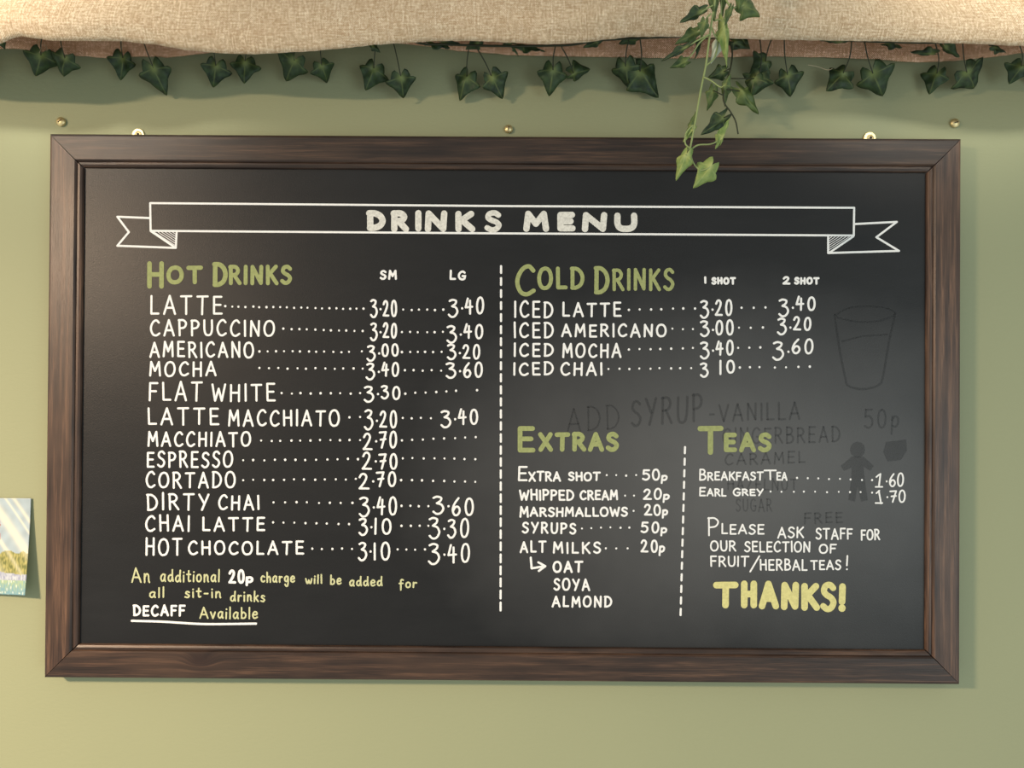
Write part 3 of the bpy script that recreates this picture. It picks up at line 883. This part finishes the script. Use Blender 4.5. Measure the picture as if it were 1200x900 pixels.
def disc(c, r, y0, y1, n=20, dome=0.0, rings=3):
    """a round plate or domed head standing out of the wall from y0 to y1"""
    v, f = [], []
    for i in range(n):
        a = 2 * math.pi * i / n
        v.append(Vector((c[0] + r * math.cos(a), -y0, c[2] + r * math.sin(a))))
    for q in range(rings + 1):
        rr = r * (1 - q / (rings + 1))
        yy = y1 + dome * (1 - (rr / r) ** 2)
        for i in range(n):
            a = 2 * math.pi * i / n
            v.append(Vector((c[0] + rr * math.cos(a), -yy, c[2] + rr * math.sin(a))))
    for q in range(rings + 1):
        for i in range(n):
            f.append((q * n + i, q * n + (i + 1) % n, (q + 1) * n + (i + 1) % n, (q + 1) * n + i))
    f.append(tuple(range((rings + 1) * n, (rings + 2) * n)))
    return v, f


for px, py in ((161.5, 157.5), (1019.5, 161.5)):
    c = at(px, py, 0.003)
    # hanger plate: a tongue behind the frame with a round head above it, a hole round its screw
    n = 22
    prof = []
    R_ = 0.0083
    for i in range(n + 1):
        a = -0.25 + (math.pi + .5) * i / n
        prof.append((c.x + R_ * math.cos(a), c.z + R_ * math.sin(a)))
    prof += [(c.x - R_ * .97, c.z - 0.02), (c.x + R_ * .97, c.z - 0.02)]
    v = [Vector((x, -0.0004, z)) for x, z in prof] + [Vector((x, -0.0022, z)) for x, z in prof] + \
        [Vector((c.x + (x - c.x) * .93, -0.0027, c.z + (z - c.z) * .93)) for x, z in prof]
    m = len(prof)
    f = [(i, (i + 1) % m, m + (i + 1) % m, m + i) for i in range(m)] + [(m + i, m + (i + 1) % m, 2 * m + (i + 1) % m, 2 * m + i) for i in range(m)] + [tuple(range(2 * m, 3 * m))]
    pl = link('hanger_plate', v, f, M_BRASS, board)
    pl['label'] = 'brass hanger plate'
    v, f = disc((c.x + .0006, 0, c.z), 0.0046, 0.0024, 0.0032, dome=0.0010)
    link('plate_screw', v, f, M_BRASS, pl, smooth=False)
    v, f = disc((c.x + .0006, 0, c.z), 0.0017, 0.0030, 0.0045)
    link('screw_recess', v, f, M_SLOT, pl)

for (px, py, r, sl, lab) in ((71, 142.5, 0.0062, 0.6, 'small brass wall screw above the frame corner nearest the postcard'),
                             (596, 151, 0.0056, 1.45, 'small brass wall screw above the middle of the frame'),
                             (1119.5, 144, 0.0060, 0.2, 'small brass wall screw above the frame corner farthest from the postcard')):
    c = at(px, py, 0.003)
    t = thing('wall_screw', (c.x, 0, c.z), lab, 'screw', 'brass screws in the wall above the board')
    v, f = disc(c, r * .8, 0.0, 0.0016, dome=0.0002)
    link('collar', v, f, M_BRASS, t)
    v, f = disc(c, r, 0.0016, 0.0030, dome=0.0026, rings=4)
    link('screw_head', v, f, M_BRASS, t, smooth=True)
    d = Vector((math.cos(sl), 0, math.sin(sl)))
    e = Vector((-math.sin(sl), 0, math.cos(sl)))
    vv = []
    for yy in (-0.0040, -0.00575):
        for s1, s2 in ((-1, -1), (1, -1), (1, 1), (-1, 1)):
            q = c + d * (s1 * r * .42) + e * (s2 * r * .1)
            vv.append(Vector((q.x, yy, q.z)))
    link('slot', vv, [(3, 2, 1, 0), (4, 5, 6, 7), (0, 1, 5, 4), (1, 2, 6, 5), (2, 3, 7, 6), (3, 0, 4, 7)], M_SLOT, t)

# ------------------------------------------------------------------ burlap drape along the top


def interp(tab, x):
    if x <= tab[0][0]:
        return tab[0][1]
    for (a, ya), (b, yb) in zip(tab, tab[1:]):
        if x <= b:
            t = (x - a) / (b - a)
            t = t * t * (3 - 2 * t) * .5 + t * .5
            return ya + (yb - ya) * t
    return tab[-1][1]


FRONT = [(-500, 60), (-250, 48), (-120, 62), (-40, 60), (0, 52), (12, 46), (25, 42), (42, 45), (60, 47.5), (100, 48), (140, 48), (180, 52), (222, 59), (260, 62.5), (300, 63.5), (350, 61), (400, 57),
         (440, 52.5), (480, 50), (510, 48), (560, 48), (600, 50), (640, 52), (680, 50), (718, 45.5), (742, 43), (785, 43), (830, 44), (900, 46.5), (1000, 48), (1060, 49), (1130, 51), (1200, 54), (1300, 60), (1450, 50), (1700, 62)]
BACK = [(-500, 66), (-200, 60), (-60, 58), (0, 57), (20, 57), (60, 62), (100, 66), (125, 68), (160, 66), (200, 67), (235, 63), (260, 60), (330, 52), (420, 48), (470, 51), (500, 54), (540, 60), (570, 62), (600, 64.5),
        (660, 66), (740, 67), (800, 68.5), (840, 67), (900, 66), (960, 67), (1020, 69), (1060, 72), (1080, 73), (1120, 71), (1160, 67), (1200, 62), (1300, 60), (1450, 68), (1700, 62)]
drape = thing('burlap_drape', (0, -0.06, at(600, 50, .06).z), 'natural beige burlap cloth swagged along the top of the wall', 'fabric')


def sheet(name, table, depth_fn, height, rows, mat, ztop=None):
    cols = 300
    xs = [-450 + 2100 * i / cols for i in range(cols + 1)]
    V, U, Fc = [], [], []
    for i, px in enumerate(xs):
        D0 = depth_fn(px, 0)
        base = at(px, interp(table, px), D0)
        base.z += 0.0006 * noise.noise(Vector((px * .35, 3, 0))) + 0.0008 * noise.noise(Vector((px * .09, 5, 0)))
        for j in range(rows + 1):
            t = j / rows
            D = depth_fn(px, t)
            z = base.z + (ztop - base.z) * t if ztop else base.z + height * t
            V.append(Vector((base.x, -D, z)))
            U.append((base.x, z + 0.25 * D))
    m = rows + 1
    for i in range(cols):
        for j in range(rows):
            Fc.append((i * m + j, (i + 1) * m + j, (i + 1) * m + j + 1, i * m + j + 1))
    o = link(name, V, Fc, mat, drape, smooth=True, uv=U)
    s = o.modifiers.new('cloth thickness', 'SOLIDIFY')
    s.thickness = 0.0016
    s.offset = 0
    return o


def front_depth(px, t):
    h = t * 0.50
    # rolled hem, a belly just above it, then leaning back until the cloth meets the wall
    hem = -0.006 * math.exp(-((h) / 0.010) ** 2)
    bil = 0.012 * math.sin(min(1, h / 0.05) * math.pi / 2)
    top = -0.34 * max(0, h - 0.015) * min(1, 0.35 + h / 0.08)
    folds = 0
    for cx, cz, sx, sz, amp, rot in ((800, .05, 130, .012, -.010, .10), (740, .035, 120, .014, .009, .06), (1180, .0, 150, .034, .014, 0), (1000, .075, 200, .018, -.009, -.10),
                                     (30, .0, 150, .034, .014, 0), (330, .03, 120, .018, -.007, -.06), (520, .05, 150, .016, .006, .05)):
        u = (px - cx) / sx
        vz = (h - cz - rot * (px - cx) * 0.0011) / sz
        folds += amp * math.exp(-u * u - vz * vz)
    wav = 0.006 * math.sin(px * .009 + 1.3) + 0.004 * math.sin(px * .021 + h * 9)
    rnd = 0.0016 * noise.noise(Vector((px * .018, h * 22, 1.7)))
    return max(0.004, 0.118 + hem + bil + top + folds + wav + rnd)


def back_depth(px, t):
    return 0.013 + 0.003 * math.sin(px * .013) + 0.002 * math.sin(px * .031 + 1) + 0.005 * t


sheet('front_swag', FRONT, front_depth, 0.50, 90, M_BURLAP, 2.67)['label'] = 'pale front fold of burlap'
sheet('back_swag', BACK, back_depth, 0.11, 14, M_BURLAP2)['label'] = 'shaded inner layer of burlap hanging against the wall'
for pts in (((46, 45), (45, 52), (48, 57), (46, 62)), ((50, 52), (54, 54), (55, 60)), ((143, 49), (144, 54), (141, 58)), ((947, 76), (958, 78), (970, 82), (976, 80)),
            ((1003, 47), (1002, 51), (1005, 55))):
    vv, ff = tube(catmull([at(x, y, 0.05) for x, y in pts], 5), 0.00035, 0.00025, 5)
    link('loose_thread', vv, ff, M_THREAD, drape)

# ------------------------------------------------------------------ ivy
HALF = [(0.0, -.06), (.10, -.24), (.24, -.38), (.36, -.30), (.43, -.12), (.46, .02), (.60, .04), (.72, .12), (.66, .24), (.52, .36), (.40, .46), (.30, .60), (.18, .80), (.08, .93), (0.0, 1.0)]
VEINS = [(0, 1), (.72, .12), (-.72, .12), (.28, -.28), (-.28, -.28)]


def leaf(parent, A, Tp, wid=1.0, roll=0, fold=.25, curl=.25, mat=None, stem=None, stem_r=0.0007, smat=None, seed=0, wave=.06):
    """ivy leaf: A where the stalk meets the blade, Tp its point; roll turns it about its midrib"""
    rnd = random.Random(seed * 17 + 3)
    L = (Tp - A).length
    Y = (Tp - A).normalized()
    N = (CAM - A).normalized() * 0.75 + Vector((0, -0.25, 0))
    N = (N - Y * N.dot(Y)).normalized()
    X = Y.cross(N)
    r = math.radians(roll)
    X, N = X * math.cos(r) + N * math.sin(r), N * math.cos(r) - X * math.sin(r)
    ol = [(x, y) for x, y in HALF] + [(-x, y) for x, y in HALF[-2:0:-1]]
    rim = []
    m = len(ol)
    asym = rnd.uniform(.85, 1.15)
    for i in range(m):
        (x0, y0), (x1, y1) = ol[i], ol[(i + 1) % m]
        rim.append((x0, y0))
        rim.append(((x0 + x1) / 2 * 1.01, (y0 + y1) / 2))
    rings = 6
    v, c, f = [], [], []

    def put(x, y):
        xx = x * wid * (asym if x > 0 else 2 - asym)
        z = -fold * abs(x) ** 1.2 - curl * max(0, y) ** 2 - curl * .5 * min(0, y) ** 2
        z += wave * math.sin(x * 9 + seed) * math.cos(y * 7 + seed * 2)
        v.append(A + (X * xx + Y * y + N * z) * L)
        d = 9
        for (a, b) in VEINS:
            ln = math.hypot(a, b)
            t = max(0, min(1, (x * a + y * b) / (ln * ln)))
            d = min(d, math.hypot(x - a * t, y - b * t) + .035 * t)
        core = math.exp(-((x * x + y * y) / .035))
        k = max(math.exp(-(d / .035) ** 2) * .6, core * .9)
        c.append((k, 0, 0))
    put(0, 0)
    n = len(rim)
    for q in range(1, rings + 1):
        s = q / rings
        for (x, y) in rim:
            put(x * s, y * s)
    for i in range(n):
        f.append((0, 1 + i, 1 + (i + 1) % n))
    for q in range(rings - 1):
        for i in range(n):
            a, b = 1 + q * n + i, 1 + q * n + (i + 1) % n
            f.append((a, a + n, b + n, b))
    o = link('ivy_leaf', v, f, mat or M_LEAF, parent, smooth=True, col=c)
    s = o.modifiers.new('leaf thickness', 'SOLIDIFY')
    s.thickness = 0.0005
    s.offset = 0
    if stem:
        vv, ff = tube(catmull(stem + [A], 6), stem_r, stem_r * .8, 6)
        st = link('leaf_stalk', vv, ff, smat or M_STEMD, o, smooth=True)
    return o


gar = thing('ivy_garland', at(600, 52, 0.05), 'dark green artificial ivy garland strung under the burlap along the wall', 'garland')
SD = 0.050


def gstem(px):
    return at(px, 50 + 4 * math.sin(px * .013) + (-14 if px < 470 else 0) - (4 if 690 < px < 860 else 0) - (4 if px > 860 else 0), SD)


vv, ff = tube(catmull([gstem(x) for x in range(-440, 1660, 30)], 3), 0.0014, 0.0014, 6)
link('garland_stem', vv, ff, M_STEMD, gar, smooth=True)

# attach pixel, point pixel, width, roll, fold, curl, stalk x on the garland, distance of attach and point from the wall
LV = [
    (48, 65, 42, 91, .85, 25, .45, .25, 50), (76, 68, 70, 90, .95, -35, .4, .3, 70), (144, 68, 142, 94, .75, 25, .25, .2, 142), (180, 80, 194, 113, .75, -25, .35, .2, 165),
    (253, 77, 249, 103, .85, 5, .15, .45, 250), (287, 73, 285, 96, .95, -12, .2, .3, 292), (345, 71, 333, 97, .80, -12, .2, .2, 340), (377, 77, 386, 97, .95, 20, .2, .8, 372),
    (438, 80, 429, 105, .85, 15, .3, .25, 444), (470, 91, 474, 116, .95, 22, .3, .3, 457), (547, 90, 536, 117, .75, -35, .3, .3, 550), (577, 91, 590, 116, .80, 12, .2, .3, 557),
    (648, 82, 644, 112, .78, 6, .25, .3, 651), (672, 86, 694, 82, .62, -30, .4, .3, 657), (733, 78, 737, 108, .75, -30, .35, .35, 737), (750, 84, 774, 113, .72, 25, .4, .25, 750),
    (897, 72, 884, 84, 1.2, 20, .3, .6, 905), (890, 90, 882, 114, .95, -20, .3, .4, 890), (923, 88, 928, 114, .82, 12, .25, .3, 919), (988, 86, 969, 105, .90, -15, .25, .2, 998),
    (1023, 86, 1036, 115, .82, -8, .2, .25, 1013), (1098, 86, 1088, 110, .85, -30, .35, .25, 1096), (1133, 85, 1147, 105, .95, 22, .25, .3, 1128), (1197, 78, 1184, 98, .95, 10, .25, .3, 1192),
    (1224, 82, 1230, 106, .9, -10, .25, .3, 1215), (1290, 78, 1284, 104, .9, 14, .25, .3, 1292), (1322, 84, 1332, 108, .85, -10, .25, .3, 1306), (-28, 74, -22, 100, .85, 12, .2, .3, -20), (-66, 80, -72, 106, .9, -12, .2, .3, -60),
]
for i, (ax, ay, tx, ty, wd, ro, fo, cu, sx) in enumerate(LV):
    dA = 0.030 + 0.006 * math.sin(i * 2.3)
    dT = 0.020 + 0.005 * math.sin(i * 1.7)
    A, B = at(ax, ay, dA), at(tx, ty, dT)
    S = gstem(sx)
    mid = (S + A) / 2 + Vector((0.003 * math.sin(i * 3.1), -0.002, -0.001))
    leaf(gar, A, B, wd * 1.15, ro * .55, fo, cu, M_LEAF, [S, mid], 0.0008, M_STEMD, seed=i)
# short leaves close along the stem, mostly under the hem
for i, (ax, ay, tx, ty, wd, ro) in enumerate([(560, 50, 546, 59, .8, 30), (505, 50, 528, 52, .5, 60), (520, 51, 540, 54, .5, -50), (598, 50, 588, 54, .6, 20), (612, 52, 640, 55, .45, 60), (602, 56, 609, 65, .35, 50),
                                              (700, 48, 684, 57, .6, 25), (745, 44, 726, 53, .65, 30), (437, 54, 446, 61, .7, 20), (1092, 63, 1067, 64, .40, 50), (1108, 55, 1123, 70, .5, -40), (1166, 55, 1182, 59, .5, 40),
                                              (2, 50, 6, 58, .8, 10), (985, 49, 960, 50, .4, 50), (1040, 50, 1060, 52, .4, 50), (870, 47, 880, 57, .8, 25)]):
    leaf(gar, at(ax, ay, .046), at(tx, ty, .042), wd, ro, .3, .2, M_LEAF, None, seed=40 + i)

# --- strand that hangs in the shade behind the bright one
dk = thing('ivy_strand', at(850, 40, .06), 'shaded dark ivy strand hanging behind the bright pale strand', 'ivy')
st = [(852, 42), (858, 60), (856, 80), (850, 100), (848, 118), (856, 131), (862, 142), (865, 157)]
vv, ff = tube(catmull([at(x, y, .062) for x, y in st], 5), 0.0011, 0.0009, 6)
link('ivy_stem', vv, ff, M_STEMD, dk, smooth=True)
for i, (ax, ay, tx, ty, wd, ro, fo, mt, sx, sy) in enumerate([
        (848, 84, 831, 92, .8, 20, .3, M_LEAF, 856, 80), (836, 106, 832, 129, .55, 25, .3, M_LEAFO, 848, 112), (850, 100, 846, 124, .42, -35, .35, M_LEAFO, 850, 98),
        (848, 138, 825, 160, .55, 30, .3, M_LEAF, 858, 134), (869, 107, 893, 131, .5, 25, .3, M_LEAFO, 850, 104), (884, 92, 878, 112, 1.0, -25, .3, M_LEAF, 852, 92),
        (860, 49, 880, 56, .55, 10, .2, M_LEAF, 857, 50), (822, 46, 819, 69, .3, 40, .3, M_LEAF, 852, 44)]):
    leaf(dk, at(ax, ay, .058), at(tx, ty, .054), wd, ro, fo, .3, mt, [at(sx, sy, .062)], 0.0008, M_STEMD, seed=70 + i)

# --- bright strand in front of the cloth
ED = 0.20
br = thing('ivy_strand', at(840, -20, ED), 'bright pale green ivy strand dangling in front of the burlap over the frame', 'ivy')
st = [(852, -135, .085), (851, -112, .125), (847, -75, .17), (842, -30, ED), (838, 0, ED), (836, 14, ED), (833, 32, ED), (830, 55, ED), (827, 78, ED), (821, 107, ED), (814, 147, ED), (808.5, 175, ED)]
vv, ff = tube(catmull([at(x, y, d) for x, y, d in st], 6), 0.0014, 0.0010, 7)
link('ivy_stem', vv, ff, M_STEMV, br, smooth=True)
vv, ff = tube(catmull([at(x, y, d) for x, y, d in ((855, -128, .09), (853, -90, .15), (848, -40, .185))] + [at(x, y, ED - .01) for x, y in ((846, -10), (845, 20), (842, 45), (838, 66), (828, 77))], 6), 0.0010, 0.0008, 7)
link('ivy_stem', vv, ff, M_STEMV, br, smooth=True)
# attach px, point px, width, roll, fold, curl, material, stalk pixels
BL = [
    (804, 182, 792, 210, .45, -10, .3, .15, M_LEAFV, [(808.5, 174), (805, 177)]),
    (833, 195, 815, 219, .66, 12, .3, .2, M_LEAFV, [(808.5, 176), (812, 190), (820, 199), (828, 198)]),
    (846, 158, 840, 174, .5, 30, .35, .1, M_LEAFV, [(808.5, 176), (818, 170), (832, 169), (841, 165)]),
    (847, 161, 857, 138, .30, -40, .35, .1, M_LEAFV, None),
    (812, 152, 801, 167, .35, 20, .35, .1, M_LEAFV, [(808.5, 174), (803, 168), (804, 156), (811, 148)]),
    (808, 148, 815, 130, .35, 30, .3, .1, M_LEAFO, [(813, 147)]),
    (849, 100, 856, 86, .55, 20, .3, .2, M_LEAFO, [(824, 90), (834, 95), (844, 102)]),
    (849, 30, 853, 77, .24, 12, .3, .1, M_LEAFV, [(838, 24), (844, 23)]),
    (843, 46, 833, 73, .42, -8, .35, .15, M_LEAFP, [(834, 32), (838, 42)]),
    (826, 26, 823, 44, .6, 10, .2, .3, M_LEAFO, [(833, 16), (829, 20)]),
    (822, 14, 798, 27, .40, 25, .35, .1, M_LEAF, [(837, 6), (830, 9)]),
    (816, 38, 793, 52, .42, 20, .25, .2, M_LEAFO, [(833, 32), (825, 34)]),
    (803, 56, 776, 72, .22, 20, .3, .1, M_LEAF, [(832, 40), (818, 47), (810, 52)]),
    (803, 73, 785, 80, .55, 20, .3, .1, M_LEAFO, [(832, 40), (820, 50), (812, 62)]),
    (872, 6, 894, 16, .85, 25, .35, .3, M_LEAFO, [(845, -10), (856, 8), (864, 8)]),
    (857, 10, 851, 29, .3, 20, .3, .1, M_LEAFO, [(846, -8)]),
    (838, -6, 838, 24, .28, 12, .25, .1, M_LEAFO, None),
    (848, -8, 846, 20, .26, -18, .25, .1, M_LEAFO, None),
    (868, -12, 866, 12, .6, 10, .25, .2, M_LEAFO, [(846, -30)]),
    (828, -22, 815, -8, .7, 10, .25, .2, M_LEAFV, [(840, -24)]),
    (850, -44, 866, -32, .7, 10, .25, .2, M_LEAFO, [(844, -50)]),
]
for i, (ax, ay, tx, ty, wd, ro, fo, cu, mt, sp) in enumerate(BL):
    dA = ED + 0.010 * math.sin(i * 2.1 + 1)
    leaf(br, at(ax, ay, dA), at(tx, ty, dA + 0.004 * math.sin(i * 1.3)), wd, ro, fo, cu, mt, [at(x, y, ED + (dA - ED) * (j + 1) / (len(sp) + 1)) for j, (x, y) in enumerate(sp)] if sp else None, 0.0009,
         M_STEMV, seed=100 + i)

# ------------------------------------------------------------------ postcard pinned beyond the left of the board
PC0 = at(-112, 694, 0.004)
card = thing('postcard', (PC0.x, 0, PC0.z), 'small glossy picture card with sun rays over grass, curling off the wall', 'postcard')
nu, nv = 160, 112
V, C, Fc = [], [], []
tl, tr, bl, br_ = at(-120, 583, .003), at(36.0, 584, .003), at(-120, 695, .003), at(36.0, 697, .003)


def pic(u, v):
    """flat print: rays of light, bushes, a path and grass; u 0..1 across, v 0..1 up"""
    n1 = noise.noise(Vector((u * 16, v * 11, 0)))
    n2 = noise.noise(Vector((u * 90, v * 26, 4)))
    n3 = noise.noise(Vector((u * 60 + v * 40, v * 30, 9)))
    s = (v - .62) + (u - .88) * 1.9                       # across the slanting rays
    ray = max(math.exp(-((s - .02) / .07) ** 2), .8 * math.exp(-((s - .24) / .018) ** 2), .85 * math.exp(-((s + .26) / .035) ** 2), .75 * math.exp(-((s - .36) / .03) ** 2),
              .6 * math.exp(-((s + .55) / .08) ** 2))
    if v > .44 + .06 * n1:
        c = (Vector((.40, .50, .55)) * (1 + .18 * n1)).lerp(Vector((.80, .78, .62)), min(1, ray))
        for cx, cy, r in ((.70, .72, .10), (.735, .60, .055), (.66, .78, .12)):
            d = math.hypot((u - cx) * 1.5, v - cy)
            if abs(d - r) < .013 and u > cx - .02:
                c = Vector((.40, .17, .11))
            elif d < r - .013 and n3 > .1:
                c = Vector((.62, .36, .26))
    elif v > .22 + .03 * n1:
        c = Vector((.15, .17, .04)).lerp(Vector((.46, .42, .13)), max(0, min(1, .45 + n2 * 1.3)))
        c = c.lerp(Vector((.80, .76, .50)), .55 * ray)
    elif v > .15:
        c = Vector((.58, .62, .66)).lerp(Vector((.30, .33, .46)), max(0, min(1, .5 + n2 * 1.5)))
    else:
        c = Vector((.20, .38, .44)).lerp(Vector((.40, .52, .30)), max(0, min(1, .4 + n2 + (v - .07) * 6)))
        if n2 > .42:
            c = Vector((.72, .78, .70))
    return c


for i in range(nu + 1):
    for j in range(nv + 1):
        u, v_ = i / nu, 1 - j / nv
        p = (tl.lerp(tr, u)).lerp(bl.lerp(br_, u), j / nv)
        lift = 0.014 * (u ** 2.2) * (1 - v_) ** 1.3
        p = Vector((p.x + 0.001 * u * u * (1 - v_), -0.0025 - lift, p.z + 0.003 * u * (1 - v_)))
        V.append(p)
        C.append(pic(u, v_))
for i in range(nu):
    for j in range(nv):
        a = i * (nv + 1) + j
        Fc.append((a, a + 1, a + nv + 2, a + nv + 1))
cs = link('card_sheet', V, Fc, M_PRINT, card, smooth=True, col=C)
s = cs.modifiers.new('card thickness', 'SOLIDIFY')
s.thickness = 0.0004
s.offset = -1
